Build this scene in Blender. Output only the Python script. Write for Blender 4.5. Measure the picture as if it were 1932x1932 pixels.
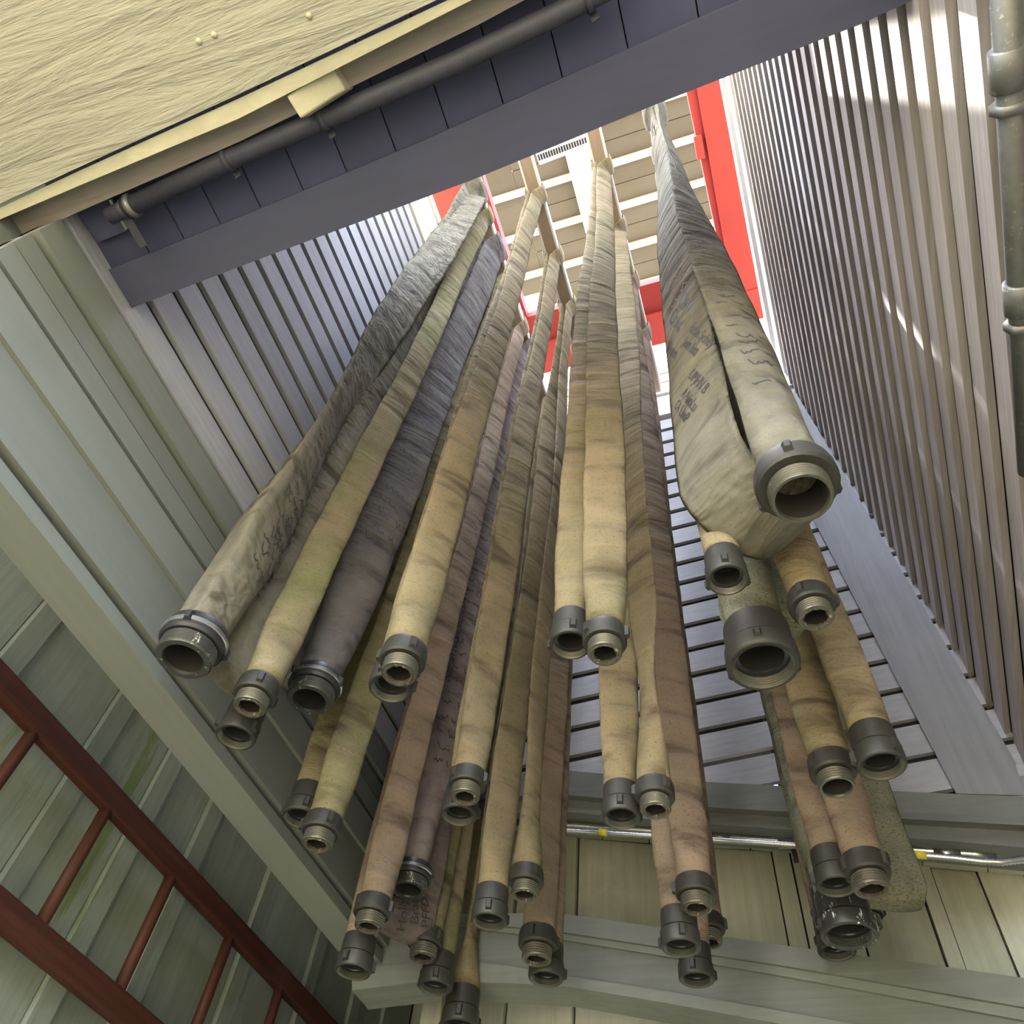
import bpy, bmesh, math, random
from mathutils import Vector, Matrix
random.seed(7)
C = bpy.context.scene
COL = C.collection
for o in list(bpy.data.objects): bpy.data.objects.remove(o)

# ------------------------------------------------------------------ camera, sky, sun, exposure
H = 5.0                 # height of the hose rack above the camera, in metres
EYE = 1.6
M3 = Matrix(((0.94813522, 0.19910117, 0.24778686),
             (0.30439301, -0.79326139, -0.52733412),
             (0.09156691, 0.57540864, -0.81272406)))
F_PX = 1500.0
cam = bpy.data.cameras.new('camera'); camo = bpy.data.objects.new('camera', cam); COL.objects.link(camo)
camo.matrix_world = Matrix.Translation((0, 0, EYE)) @ M3.to_4x4()
cam.sensor_width = 36.0; cam.sensor_fit = 'HORIZONTAL'; cam.lens = 36.0 * F_PX / 1932.0
cam.clip_start = 0.02; cam.clip_end = 500
C.camera = camo
C.view_settings.view_transform = 'Standard'; C.view_settings.look = 'None'
C.view_settings.gamma = 1.0; C.view_settings.use_curve_mapping = False
C.view_settings.exposure = 1.1
SUN_EL = math.radians(70); SUN_AZ = math.radians(180)     # direction the sun stands in, from +x counter-clockwise
sun_dir = Vector((math.cos(SUN_EL) * math.cos(SUN_AZ), math.cos(SUN_EL) * math.sin(SUN_AZ), math.sin(SUN_EL)))
w = bpy.data.worlds.new('world'); C.world = w; w.use_nodes = True
nt = w.node_tree; bg = nt.nodes['Background']
sky = nt.nodes.new('ShaderNodeTexSky'); sky.sky_type = 'NISHITA'; sky.sun_disc = False
sky.sun_elevation = SUN_EL; sky.sun_rotation = math.pi / 2 - SUN_AZ; sky.air_density = 1.0; sky.dust_density = 2.0
hs = nt.nodes.new('ShaderNodeHueSaturation'); hs.inputs['Saturation'].default_value = 0.5
nt.links.new(sky.outputs[0], hs.inputs['Color']); nt.links.new(hs.outputs[0], bg.inputs[0]); bg.inputs[1].default_value = 1.7
sl = bpy.data.lights.new('sun', 'SUN'); sl.energy = 9.5; sl.angle = math.radians(0.3); sl.color = (1.0, 0.95, 0.86)
so = bpy.data.objects.new('sun', sl); COL.objects.link(so)
so.rotation_euler = sun_dir.to_track_quat('Z', 'Y').to_euler()

# ------------------------------------------------------------------ helpers
def Wp(x, y, z): return Vector((H * x, H * y, EYE + H * z))
def ray(px, py): return M3 @ Vector(((px - 966) / F_PX, -(py - 966) / F_PX, -1.0))
def at(px, py, axis, val):
    """point where the line of sight through a photo position meets the plane axis = val (rack heights)"""
    r = ray(px, py); s = val / r[axis]
    return Wp(r.x * s, r.y * s, r.z * s)
def at_h(px, py, axis, val):
    r = ray(px, py); s = val / r[axis]
    return r * s
def link(name, me, mat, parent=None):
    o = bpy.data.objects.new(name, me); COL.objects.link(o)
    if mat: me.materials.append(mat)
    if parent: o.parent = parent
    return o
def mesh_obj(name, verts, faces, mat, parent=None, smooth=False):
    me = bpy.data.meshes.new(name); me.from_pydata([tuple(v) for v in verts], [], faces); me.update()
    bm = bmesh.new(); bm.from_mesh(me); bmesh.ops.recalc_face_normals(bm, faces=bm.faces[:]); bm.to_mesh(me); bm.free()
    if smooth:
        for p in me.polygons: p.use_smooth = True
    return link(name, me, mat, parent)
def empty(name, loc=(0, 0, 0)):
    o = bpy.data.objects.new(name, None); COL.objects.link(o); o.location = loc; o.empty_display_size = 0.05
    return o
def tag(o, label, cat, group=None):
    o['label'] = label; o['category'] = cat
    if group: o['group'] = group
    return o
def keep(o):
    """child built in world coordinates: undo its parent's offset"""
    o.matrix_parent_inverse = o.parent.matrix_world.inverted() if False else Matrix.Translation(-o.parent.location)
    return o
def struct(name, o=None):
    if o is None: o = empty(name)
    o.name = name; o['kind'] = 'structure'; return o
def prism(name, pts, offset, mat, parent=None):
    """solid between a polygon and its copy moved by offset"""
    n = len(pts); v = [Vector(p) for p in pts] + [Vector(p) + offset for p in pts]
    f = [tuple(range(n)), tuple(range(2 * n - 1, n - 1, -1))] + [(i, (i + 1) % n, n + (i + 1) % n, n + i) for i in range(n)]
    return mesh_obj(name, v, f, mat, parent)
def strip(name, top, bot, offset, mat, parent=None):
    """board whose face runs between two equal rows of points"""
    n = len(top); off = Vector(offset)
    v = [Vector(p) for p in top] + [Vector(p) for p in bot]; v += [p + off for p in v]
    f = []
    for i in range(n - 1):
        f += [(i, i + 1, n + i + 1, n + i), (2 * n + i + 1, 2 * n + i, 3 * n + i, 3 * n + i + 1),
              (i + 1, i, 2 * n + i, 2 * n + i + 1), (n + i, n + i + 1, 3 * n + i + 1, 3 * n + i)]
    f += [(0, n, 3 * n, 2 * n), (n - 1, 3 * n - 1, 4 * n - 1, 2 * n - 1)]
    return mesh_obj(name, v, f, mat, parent)
def box(name, lo, hi, mat, parent=None):
    x0, y0, z0 = lo; x1, y1, z1 = hi
    return prism(name, [(x0, y0, z0), (x1, y0, z0), (x1, y1, z0), (x0, y1, z0)], Vector((0, 0, z1 - z0)), mat, parent)
def beam(name, a, b, up, wd, ht, mat, parent=None):
    """rectangular bar from a to b; up gives the ht direction"""
    a = Vector(a); b = Vector(b); d = (b - a).normalized(); u = Vector(up); u = (u - d * u.dot(d)).normalized(); s = d.cross(u)
    q = [s * (sx * wd / 2) + u * (sy * ht / 2) for sx, sy in ((-1, -1), (1, -1), (1, 1), (-1, 1))]
    return prism(name, [a + k for k in q], b - a, mat, parent)
def tube(name, pts, r, mat, parent=None, n=14, caps=True):
    pts = [Vector(p) for p in pts]; v = []; f = []
    side = None
    for i, p in enumerate(pts):
        d = (pts[min(i + 1, len(pts) - 1)] - pts[max(i - 1, 0)]).normalized()
        if side is None:
            side = d.cross(Vector((0.3, 0.2, 1))).normalized()
        side = (side - d * side.dot(d)).normalized(); up = d.cross(side)
        rr = r[i] if isinstance(r, (list, tuple)) else r
        for k in range(n):
            a = 2 * math.pi * k / n; v.append(p + side * (rr * math.cos(a)) + up * (rr * math.sin(a)))
    for i in range(len(pts) - 1):
        for k in range(n):
            f.append((i * n + k, i * n + (k + 1) % n, (i + 1) * n + (k + 1) % n, (i + 1) * n + k))
    if caps: f += [tuple(range(n)), tuple(range(len(pts) * n - n, len(pts) * n))]
    o = mesh_obj(name, v, f, mat, parent, smooth=True)
    return o

# ------------------------------------------------------------------ materials
def new_mat(name):
    m = bpy.data.materials.new(name); m.use_nodes = True; t = m.node_tree
    return m, t, t.nodes['Principled BSDF']
def N(t, kind, **kw):
    n = t.nodes.new(kind)
    for k, v in kw.items():
        if k in n.inputs: n.inputs[k].default_value = v
        else: setattr(n, k, v)
    return n
def ramp(t, fac, stops):
    r = t.nodes.new('ShaderNodeValToRGB'); e = r.color_ramp.elements
    e[0].position, e[0].color = stops[0][0], (*stops[0][1], 1); e[1].position, e[1].color = stops[-1][0], (*stops[-1][1], 1)
    for p, c in stops[1:-1]:
        x = e.new(p); x.color = (*c, 1)
    t.links.new(fac, r.inputs[0]); return r
def mixc(t, fac, a, b, mode='MIX'):
    m = t.nodes.new('ShaderNodeMix'); m.data_type = 'RGBA'; m.blend_type = mode
    for s, val in ((0, fac), (6, a), (7, b)):
        if hasattr(val, 'is_output'): t.links.new(val, m.inputs[s])
        elif s == 0: m.inputs[0].default_value = val
        else: m.inputs[s].default_value = (*val, 1)
    return m.outputs[2]
def coords(t, scale, rot=(0, 0, 0), kind='Object'):
    c = t.nodes.new('ShaderNodeTexCoord'); mp = t.nodes.new('ShaderNodeMapping')
    mp.inputs['Scale'].default_value = scale; mp.inputs['Rotation'].default_value = rot
    t.links.new(c.outputs[kind], mp.inputs[0]); return mp.outputs[0]
def noise(t, vec, scale, detail=4, rough=0.55, dist=0.0):
    n = N(t, 'ShaderNodeTexNoise', Scale=scale, Detail=detail, Roughness=rough, Distortion=dist)
    t.links.new(vec, n.inputs['Vector']); return n.outputs['Fac']
def bump(t, b, h, strength, dist=0.004):
    n = N(t, 'ShaderNodeBump', Strength=strength, Distance=dist); t.links.new(h, n.inputs['Height']); t.links.new(n.outputs[0], b.inputs['Normal'])
def paint_mat(name, col, stretch, grain=0.5, dirt=0.35, rough=0.7, dark=0.55, var=0.12, spots=None, bd=0.003):
    """painted wood: stretch = mapping scale, small along the grain"""
    m, t, b = new_mat(name)
    v = coords(t, stretch); g = noise(t, v, 1.0, 6, 0.65, 0.3)
    big = noise(t, coords(t, (1, 1, 1)), 2.2, 5, 0.6)
    oi = t.nodes.new('ShaderNodeObjectInfo')
    c1 = mixc(t, ramp(t, g, [(0.35, (0, 0, 0)), (0.7, (1, 1, 1))]).outputs[0], tuple(x * (1 - var) for x in col), tuple(min(1, x * (1 + var * 0.6)) for x in col))
    d = ramp(t, big, [(0.42, (0, 0, 0)), (0.75, (1, 1, 1))])
    mm = N(t, 'ShaderNodeMath', operation='MULTIPLY'); t.links.new(d.outputs[0], mm.inputs[0]); mm.inputs[1].default_value = dirt
    c2 = mixc(t, mm.outputs[0], c1, tuple(x * dark for x in col))
    rv = ramp(t, oi.outputs['Random'], [(0, (0.9, 0.9, 0.9)), (1, (1.06, 1.06, 1.06))])
    c3 = mixc(t, 1.0, c2, rv.outputs[0], 'MULTIPLY')
    if spots:
        s = ramp(t, noise(t, coords(t, spots[1]), 1.0, 5, 0.7), [(spots[2], (0, 0, 0)), (spots[2] + 0.06, (1, 1, 1))])
        c3 = mixc(t, s.outputs[0], c3, spots[0])
    t.links.new(c3, b.inputs['Base Color']); b.inputs['Roughness'].default_value = rough
    b.inputs['Specular IOR Level'].default_value = 0.25
    bump(t, b, g, grain, bd)
    return m
GREY = (0.385, 0.385, 0.41)
mat_side_x = paint_mat('grey_siding_along_x', GREY, (1.2, 60, 60))
mat_side_y = paint_mat('grey_siding_along_y', GREY, (60, 1.2, 60))
mat_side_r = paint_mat('weathered_siding_right', (0.42, 0.385, 0.375), (60, 1.0, 75), dirt=0.3, var=0.2)
mat_board_v = paint_mat('grey_board_upright', (0.27, 0.272, 0.29), (45, 45, 1.0))
SAGE = (0.192, 0.203, 0.188)
mat_sage_x = paint_mat('sage_board_along_x', SAGE, (1.5, 45, 45), dirt=0.7, dark=0.35, grain=0.35)
mat_sage_y = paint_mat('sage_board_along_y', SAGE, (45, 1.5, 45), dirt=0.2, grain=0.15, var=0.05)
mat_sage_v = paint_mat('sage_board_upright', (0.446, 0.454, 0.361), (40, 40, 1.5), dirt=0.75, dark=0.4, grain=0.5)
mat_moss_v = paint_mat('mossy_grey_board_upright', (0.262, 0.286, 0.240), (60, 60, 1.2), dirt=0.5, dark=0.5, grain=0.8, spots=((0.165, 0.205, 0.10), (5, 5, 0.8), 0.60))
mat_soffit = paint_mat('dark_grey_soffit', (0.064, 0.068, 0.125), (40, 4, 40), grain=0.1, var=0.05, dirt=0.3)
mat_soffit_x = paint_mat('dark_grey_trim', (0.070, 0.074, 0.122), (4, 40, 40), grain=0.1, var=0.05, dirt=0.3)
mat_cream = paint_mat('cream_embossed_board', (0.367, 0.351, 0.285), (2.0, 15, 15), grain=1.0, bd=0.018, dirt=0.15, var=0.06, rough=0.6, dark=0.7)
mat_cream_rough = paint_mat('cream_rough_wood', (0.562, 0.530, 0.382), (14, 30, 30), grain=0.8, dirt=0.6, dark=0.5, rough=0.9)
mat_rough = paint_mat('bare_rough_wood', (0.299, 0.258, 0.231), (3, 60, 60), grain=1.0, dirt=0.6, rough=0.95)
mat_white = paint_mat('white_trim', (0.78, 0.76, 0.74), (2, 40, 40), dirt=0.2, var=0.04, grain=0.15)
mat_ivory = paint_mat('ivory_board', (0.80, 0.76, 0.66), (40, 2, 40), dirt=0.15, var=0.05, grain=0.15)
mat_tan = paint_mat('tan_board', (0.66, 0.53, 0.42), (2, 40, 40), dirt=0.2, var=0.06)
mat_purlin = paint_mat('pine_purlin', (0.624, 0.544, 0.432), (1.5, 40, 40), dirt=0.2, var=0.08, grain=0.2)
mat_roof = paint_mat('roof_deck', (0.085, 0.078, 0.074), (2, 20, 20), dirt=0.35, var=0.05, grain=0.1)
mat_gap_shade = paint_mat('siding_gap_shade', (0.045, 0.044, 0.055), (9, 9, 9), dirt=0.3)  # near-black backing that paints the shade in the siding gaps
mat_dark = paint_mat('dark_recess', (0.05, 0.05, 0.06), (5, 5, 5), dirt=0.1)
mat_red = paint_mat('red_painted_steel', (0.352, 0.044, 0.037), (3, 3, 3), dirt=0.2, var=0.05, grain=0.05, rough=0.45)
mat_red_shade = paint_mat('shade_red_painted_steel', (0.240, 0.028, 0.024), (3, 3, 3), dirt=0.2, var=0.05, grain=0.05, rough=0.45)  # same red darkened: shade painted onto the inner flanges
mat_brown = paint_mat('red_brown_wood', (0.072, 0.023, 0.016), (40, 1.5, 40), dirt=0.5, var=0.3, grain=0.6, rough=0.6)
mat_rung = paint_mat('red_brown_rung', (0.076, 0.025, 0.014), (40, 40, 1.5), dirt=0.6, var=0.3, grain=0.5, rough=0.6)
mat_bar = paint_mat('weathered_bar', (0.38, 0.29, 0.21), (18, 2, 18), dirt=0.6, var=0.15, dark=0.6, spots=((0.28, 0.10, 0.05), (30, 14, 30), 0.66))
mat_ground = paint_mat('dry_ground', (0.30, 0.255, 0.155), (1.2, 1.2, 1.2), dirt=0.4, var=0.2, dark=0.6, rough=0.95)
def metal_mat(name, col, rough=0.4, metallic=1.0, scr=None, amt=0.64, bumps=0.15):
    m, t, b = new_mat(name)
    n = noise(t, coords(t, (1, 1, 1)), 38, 5, 0.65)
    c = mixc(t, n, tuple(x * 0.6 for x in col), tuple(min(1, x * 1.4) for x in col))
    if scr:
        s = ramp(t, noise(t, coords(t, (60, 60, 25)), 1.0, 4, 0.75), [(amt, (0, 0, 0)), (amt + 0.05, (1, 1, 1))])
        c = mixc(t, s.outputs[0], c, scr)
    t.links.new(c, b.inputs['Base Color']); b.inputs['Metallic'].default_value = metallic; b.inputs['Roughness'].default_value = rough
    bump(t, b, n, bumps, 0.002)
    return m
mat_brass = metal_mat('tarnished_coupling', (0.036, 0.034, 0.029), 0.5, 0.25, (0.30, 0.27, 0.19), 0.70)
mat_brass_lt = metal_mat('worn_coupling_rim', (0.125, 0.12, 0.098), 0.38, 0.65, (0.42, 0.38, 0.27), 0.66)
mat_blk = metal_mat('black_coupling', (0.03, 0.03, 0.033), 0.38, 0.3, (0.5, 0.5, 0.48), 0.70)
mat_blk_worn = metal_mat('worn_black_coupling', (0.035, 0.034, 0.035), 0.4, 0.3, (0.75, 0.74, 0.7), 0.60)
mat_blk_lt = metal_mat('scraped_coupling_rim', (0.07, 0.07, 0.068), 0.35, 0.5, (0.6, 0.58, 0.5), 0.62)
mat_bore = metal_mat('dirty_bore', (0.014, 0.012, 0.011), 0.85, 0.0)
mat_gasket = metal_mat('rubber_gasket', (0.02, 0.022, 0.026), 0.3, 0.0)
mat_fray = metal_mat('frayed_lining', (0.075, 0.065, 0.05), 0.9, 0.0, (0.35, 0.31, 0.22), 0.6, 0.8)
mat_galv = metal_mat('galvanised_steel', (0.52, 0.52, 0.52), 0.3, 0.95)
mat_pipe = metal_mat('dull_galvanised_pipe', (0.20, 0.20, 0.19), 0.5, 0.6, (0.4, 0.38, 0.33), 0.62)
mat_pipe_dk = metal_mat('dark_painted_conduit', (0.045, 0.045, 0.065), 0.6, 0.1)
mat_yellow = metal_mat('yellow_tape', (0.7, 0.62, 0.05), 0.5, 0.0)
mat_plastic = metal_mat('white_plastic', (0.78, 0.78, 0.82), 0.4, 0.0)
mat_ink = metal_mat('black_marker_ink', (0.010, 0.010, 0.014), 0.7, 0.0)
mat_ink2 = metal_mat('faded_grey_ink', (0.035, 0.033, 0.036), 0.8, 0.0)
mat_redink = metal_mat('faded_red_ink', (0.25, 0.10, 0.09), 0.8, 0.0)
def hose_mat(name, col, stain, weave=900, crease=1.0, speck=0.66):
    m, t, b = new_mat(name)
    uv = coords(t, (1, 1, 1), kind='UV')                      # u = metres round the hose, v = metres along it
    cr = noise(t, coords(t, (5, 13, 1), (0, 0, 0.35), 'UV'), 1.0, 3, 0.55, 0.4)
    fine = noise(t, coords(t, (170, 260, 1), kind='UV'), 1.0, 2, 0.5)
    big = noise(t, coords(t, (7, 2.4, 1), kind='UV'), 1.0, 5, 0.65)
    base = mixc(t, ramp(t, big, [(0.36, (0, 0, 0)), (0.68, (1, 1, 1))]).outputs[0], col, stain)
    fold_shade = ramp(t, cr, [(0.30, (0.34, 0.31, 0.30)), (0.45, (0.95, 0.95, 0.95)), (0.72, (1.2, 1.2, 1.15))])  # wrinkle shading put into the colour: darker folds, paler ridges
    c2 = mixc(t, 0.85, base, fold_shade.outputs[0], 'MULTIPLY')
    sp = ramp(t, fine, [(speck - 0.08, (1, 1, 1)), (speck + 0.06, (0.42, 0.36, 0.33))])
    c3 = mixc(t, 0.75, c2, sp.outputs[0], 'MULTIPLY')
    t.links.new(c3, b.inputs['Base Color']); b.inputs['Roughness'].default_value = 0.92
    b.inputs['Specular IOR Level'].default_value = 0.15
    wv = N(t, 'ShaderNodeTexWave', wave_type='BANDS', bands_direction='Y', Scale=weave / 6.28, Distortion=0.6); t.links.new(uv, wv.inputs['Vector'])
    h1 = N(t, 'ShaderNodeMath', operation='MULTIPLY'); t.links.new(cr, h1.inputs[0]); h1.inputs[1].default_value = 13.0 * crease
    h2 = N(t, 'ShaderNodeMath', operation='MULTIPLY_ADD'); t.links.new(fine, h2.inputs[0]); h2.inputs[1].default_value = 0.35; t.links.new(h1.outputs[0], h2.inputs[2])
    h3 = N(t, 'ShaderNodeMath', operation='MULTIPLY_ADD'); t.links.new(wv.outputs['Fac'], h3.inputs[0]); h3.inputs[1].default_value = 0.12; t.links.new(h2.outputs[0], h3.inputs[2])
    bump(t, b, h3.outputs[0], 0.7, 0.004)
    return m
hm_tan = hose_mat('tan_canvas_jacket', (0.248, 0.192, 0.120), (0.164, 0.140, 0.076))
hm_green = hose_mat('algae_stained_jacket', (0.216, 0.176, 0.108), (0.132, 0.136, 0.056))
hm_rose = hose_mat('rose_tan_jacket', (0.248, 0.180, 0.132), (0.172, 0.136, 0.092))
hm_grey = hose_mat('grey_white_large_jacket', (0.180, 0.166, 0.128), (0.104, 0.094, 0.068), crease=1.3, speck=0.7)
hm_dark = hose_mat('dingy_large_jacket', (0.152, 0.140, 0.128), (0.092, 0.080, 0.080), crease=1.3, speck=0.7)
hm_pink = hose_mat('pinkish_large_jacket', (0.216, 0.172, 0.148), (0.120, 0.096, 0.092), crease=1.3, speck=0.7)
hm_moss = hose_mat('coarse_grey_green_jacket', (0.200, 0.200, 0.144), (0.120, 0.120, 0.080), weave=500, speck=0.6)

# ------------------------------------------------------------------ ground and tower walls
XL = -0.262; YB = 0.50; PITCH = 0.0262
g = box('floor', (-30, -30, -0.2), (30, 30, 0), mat_ground); struct('floor', g)

def clap(name, a, b, n, h, mat, parent, t0=0.016, t1=0.011, gap=0.025):
    """one lap-siding board, lower edge from a to b, face towards n, height h (metres)"""
    a = Vector(a); b = Vector(b); n = Vector(n).normalized(); u = Vector((0, 0, 1))
    jit = random.uniform(-0.0015, 0.0015)
    lo = u * jit; hi = u * (h - gap)
    q = [lo, lo + n * t0, hi + n * t1, hi]
    return prism(name, [a + k for k in q], b - a, mat, parent)

# left wall
wl = struct('wall_left')
def left_board(z0, z1, dx, mat, y0=0.0225, y1=0.53, name='board', lab=None):
    o = box(name, Wp(XL - 0.012, y0, z0), Wp(XL + dx, y1, z1), mat, wl)
    if lab: o['label'] = lab
    return o
zs = 0.3575
while zs < 0.885:
    a = Wp(XL, 0.0225 if zs < 0.36 else 0.045, zs); b = Wp(XL, 0.53, zs)
    clap('plank', a, b, (1, 0, 0), PITCH * H, mat_side_y, wl); zs += PITCH
Z_LT = zs
left_board(0.3355, 0.3535, 0.0035, mat_sage_y)
left_board(0.3205, 0.3325, 0.0010, mat_sage_y)
left_board(0.3050, 0.3175, 0.0030, mat_sage_y)
left_board(0.3012, 0.3046, 0.0012, mat_sage_y)
left_board(0.2805, 0.3008, 0.0040, mat_sage_y)
left_board(0.2500, 0.2805, 0.0016, mat_sage_y)
left_board(0.2430, 0.2500, -0.004, mat_sage_y, name='reveal_board')
left_board(0.2400, 0.3600, -0.006, mat_side_y, name='sheathing_board')
box('header_sill', Wp(-0.281, 0.012, 0.2395), Wp(XL - 0.0005, 0.505, 0.2465), mat_sage_y, wl)
box('header_side', Wp(-0.285, 0.012, 0.2395), Wp(-0.281, 0.53, 0.37), mat_sage_y, wl)
# upper left: light boards with a clerestory opening
zt = Z_LT
box('trim_board', Wp(XL - 0.006, 0.045, zt + 0.004), Wp(XL + 0.003, 0.53, zt + 0.036), mat_ivory, wl)
box('trim_board', Wp(XL - 0.010, 0.045, zt + 0.036), Wp(XL - 0.004, 0.53, zt + 0.046), mat_tan, wl)
for k in range(9):
    y0 = 0.045 + k * 0.054
    box('upper_panel', Wp(XL - 0.006, y0 + 0.001, zt + 0.047), Wp(XL + 0.002, y0 + 0.053, zt + 0.087), mat_ivory, wl)
box('ledge_board', Wp(XL - 0.02, 0.045, zt + 0.089), Wp(XL + 0.004, 0.53, zt + 0.104), mat_tan, wl)
box('backing_board', Wp(XL - 0.006, 0.03, 0.358), Wp(XL - 0.0002, 0.53, zt + 0.001), mat_gap_shade, wl)
box('backing_board', Wp(XL - 0.016, 0.03, 0.36), Wp(XL - 0.0105, 0.53, zt + 0.09), mat_side_y, wl)

# back wall (its courses are not quite square to the side walls low down)
wb = struct('wall_back')
def yaw_b(z): return -0.12 * max(0.0, (0.96 - z)) / 0.58
zb = 0.2958; rows = 0
while zb < 0.885:
    k = yaw_b(zb)
    xa, xb = (0.07 if rows == 0 else -0.02 if rows == 1 else -0.11 if rows == 2 else XL - 0.004), 0.178; rows += 1
    a = Wp(xa, YB + k * (xa + 0.05), zb); b = Wp(xb, YB + k * (xb + 0.05), zb)
    clap('plank', a, b, (k, -1, 0), 0.0292 * H, mat_side_x, wb, 0.018, 0.011, 0.026); zb += 0.0292
box('top_board', Wp(XL - 0.004, YB - 0.006, zb + 0.003), Wp(0.165, YB + 0.006, 0.963), mat_white, wb)
box('top_ledge', Wp(XL - 0.004, YB - 0.010, 0.963), Wp(0.165, YB + 0.03, 0.968), mat_white, wb)
for k in range(5):
    box('upper_plank', Wp(XL - 0.004, YB + 0.020 - 0.001 * k, 0.972 + 0.026 * k), Wp(0.165, YB + 0.03, 0.9965 + 0.026 * k), mat_tan, wb)
for x0, x1, z0, z1 in ((XL - 0.02, 0.0, 0.384, 0.89), (0.0005, 0.19, 0.30, 0.89)):
    zq = [z0 + (z1 - z0) * k / 38 for k in range(39)]
    strip('backing_board', [Wp(x0, YB + yaw_b(z) * (x0 + 0.05) + 0.0014, z) for z in zq], [Wp(x1, YB + yaw_b(z) * (x1 + 0.05) + 0.0014, z) for z in zq], (0, 0.03, 0), mat_gap_shade, wb)
box('backing_board', Wp(XL - 0.02, YB + 0.036, 0.39), Wp(0.19, YB + 0.044, 1.10), mat_side_x, wb)
# corner boards
def pz(x, y, z): return Wp(x, y, z)
cyv = (0.489, 0.483, 0.4715, 0.4713)
strip('corner_board', [at(x, y, 1, k) for (x, y), k in zip(((1440, 798), (1544, 998), (1803, 1495), (1804, 1497)), cyv)],
      [at(x, y, 1, k) for (x, y), k in zip(((1500, 738), (1597, 901), (1932, 1464), (1954, 1501)), cyv)], (0.02, 0.06, 0), mat_board_v, wb)
p = [at(x, y, 1, YB - 0.004) for x, y in ((901, 1111), (926, 1111), (858, 1464), (833, 1464))]
d = (p[0] - p[3]); up = d * 2.2
prism('corner_board', [p[3], p[2], p[1] + up, p[0] + up], Vector((0, 0.05, 0)), mat_board_v, wb)

# right wall, leaning inwards and splayed a little
wr = struct('wall_right')
def xr(y, z): return 0.150 - 0.06 * (z - 0.346) + (0.085 - 0.085 * (z - 0.4)) * (y - YB)
zr = 0.20
while zr < 0.93:
    a = Wp(xr(-0.12, zr), -0.12, zr); b = Wp(xr(0.49, zr), 0.49, zr)
    o = clap('plank', a, b, (-1, 0.08, -0.06), PITCH * H, mat_side_r, wr, 0.018, 0.012, 0.030); zr += PITCH
def right_bar(z0, z1, dx, mat, name):
    q = []
    for y in (-0.12, 0.49):
        q.append([Wp(xr(y, z0) - dx, y, z0), Wp(xr(y, z1) - dx, y, z1)])
    return strip(name, [q[0][1], q[1][1]], [q[0][0], q[1][0]], (0.05, 0, 0), mat, wr)
right_bar(zr + 0.004, zr + 0.030, 0.003, mat_white, 'top_board')
right_bar(zr + 0.030, zr + 0.058, -0.006, mat_dark, 'shadow_gap')
right_bar(zr + 0.058, zr + 0.078, 0.004, mat_white, 'top_trim')
Z_RT = zr + 0.078
zz = [0.195, 0.4, 0.6, 0.8, 0.945]
for z0, z1 in zip(zz[:-1], zz[1:]):
    strip('backing_board', [Wp(xr(-0.12, z1) + 0.0004, -0.12, z1), Wp(xr(0.5, z1) + 0.0004, 0.50, z1)],
          [Wp(xr(-0.12, z0) + 0.0004, -0.12, z0), Wp(xr(0.5, z0) + 0.0004, 0.50, z0)], (0.05, 0, 0), mat_gap_shade, wr)

for k in range(9):  # out-of-view lower wall added to darken the lower tower
    y0 = -0.62 + k * 0.135
    box('lower_panel', Wp(0.232, y0 + 0.0005, -0.32), Wp(0.238, y0 + 0.118, 0.188), mat_sage_v, wr)
    box('lower_batten', Wp(0.228, y0 + 0.1185, -0.32), Wp(0.238, y0 + 0.1345, 0.188), mat_sage_v, wr)
box('lower_soffit', Wp(0.122, -0.62, 0.1885), Wp(0.245, 0.45, 0.194), mat_sage_y, wr)

# front wall above the opening (seen from inside only as the dark edge over the opening)
wf = struct('wall_front')
ZS = 0.365
def fy(x): return 0.0712 - 0.056 * (x + 0.262)         # inner edge of the sill, not quite square
q = [Wp(XL - 0.004, fy(XL) - 0.016, ZS + 0.017), Wp(0.13, fy(0.13) - 0.016, ZS + 0.017)]
strip('front_boarding', [v + Vector((0, 0, 0.30 * H)) for v in q], q, (0, -0.06, 0), mat_side_x, wf)  # unseen boarding that blocks light, kept low so sky enters above it
q0 = [at(*c, 2, ZS) for c in ((199, 512), (500, 390), (800, 265), (1100, 130), (1400, 0), (1560, -75))]
q1 = [at(*c, 2, ZS) for c in ((240, 584), (500, 485), (890, 340), (1230, 200), (1620, 47), (1800, -35))]
strip('sill_trim', q1, q0, (0, 0, 0.03), mat_soffit_x, wf)
# soffit planks
top_px = [(272, 472), (340, 450), (407, 417), (484, 387), (565, 354), (647, 317), (740, 276), (840, 234), (945, 187), (1058, 137), (1183, 82), (1318, 25)]
xs = [at_h(*c, 2, ZS).x for c in top_px]
xs = [XL, xs[0]] + xs[1:] + [xs[-1] + 0.0265 * (k + 1) for k in range(3)]
for x0, x1 in zip(xs[:-1], xs[1:]):
    y1 = 0.0515 - 0.066 * (((x0 + x1) / 2) + 0.262)
    box('soffit_plank', Wp(x0 + 0.0003, -0.03, ZS + 0.003), Wp(x1 - 0.0003, y1 + 0.004, ZS + 0.009), mat_soffit, wf)
prism('soffit_backing', [Wp(XL - 0.01, -0.06, ZS + 0.010), Wp(0.2, -0.06, ZS + 0.010), Wp(0.2, fy(0.2) - 0.006, ZS + 0.010), Wp(XL - 0.01, fy(XL) - 0.006, ZS + 0.010)], Vector((0, 0, 0.03)), mat_dark, wf)
prism('soffit_patch', [at(*c, 2, ZS - 0.001) for c in ((140, 395), (205, 375), (240, 435), (185, 457))], Vector((0, 0, 0.018)), mat_soffit, wf)
prism('metal_flashing', [at(*c, 2, ZS - 0.003) for c in ((205, 378), (209, 376), (241, 432), (236, 434))], Vector((0, 0, 0.012)), mat_galv, wf)
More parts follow.
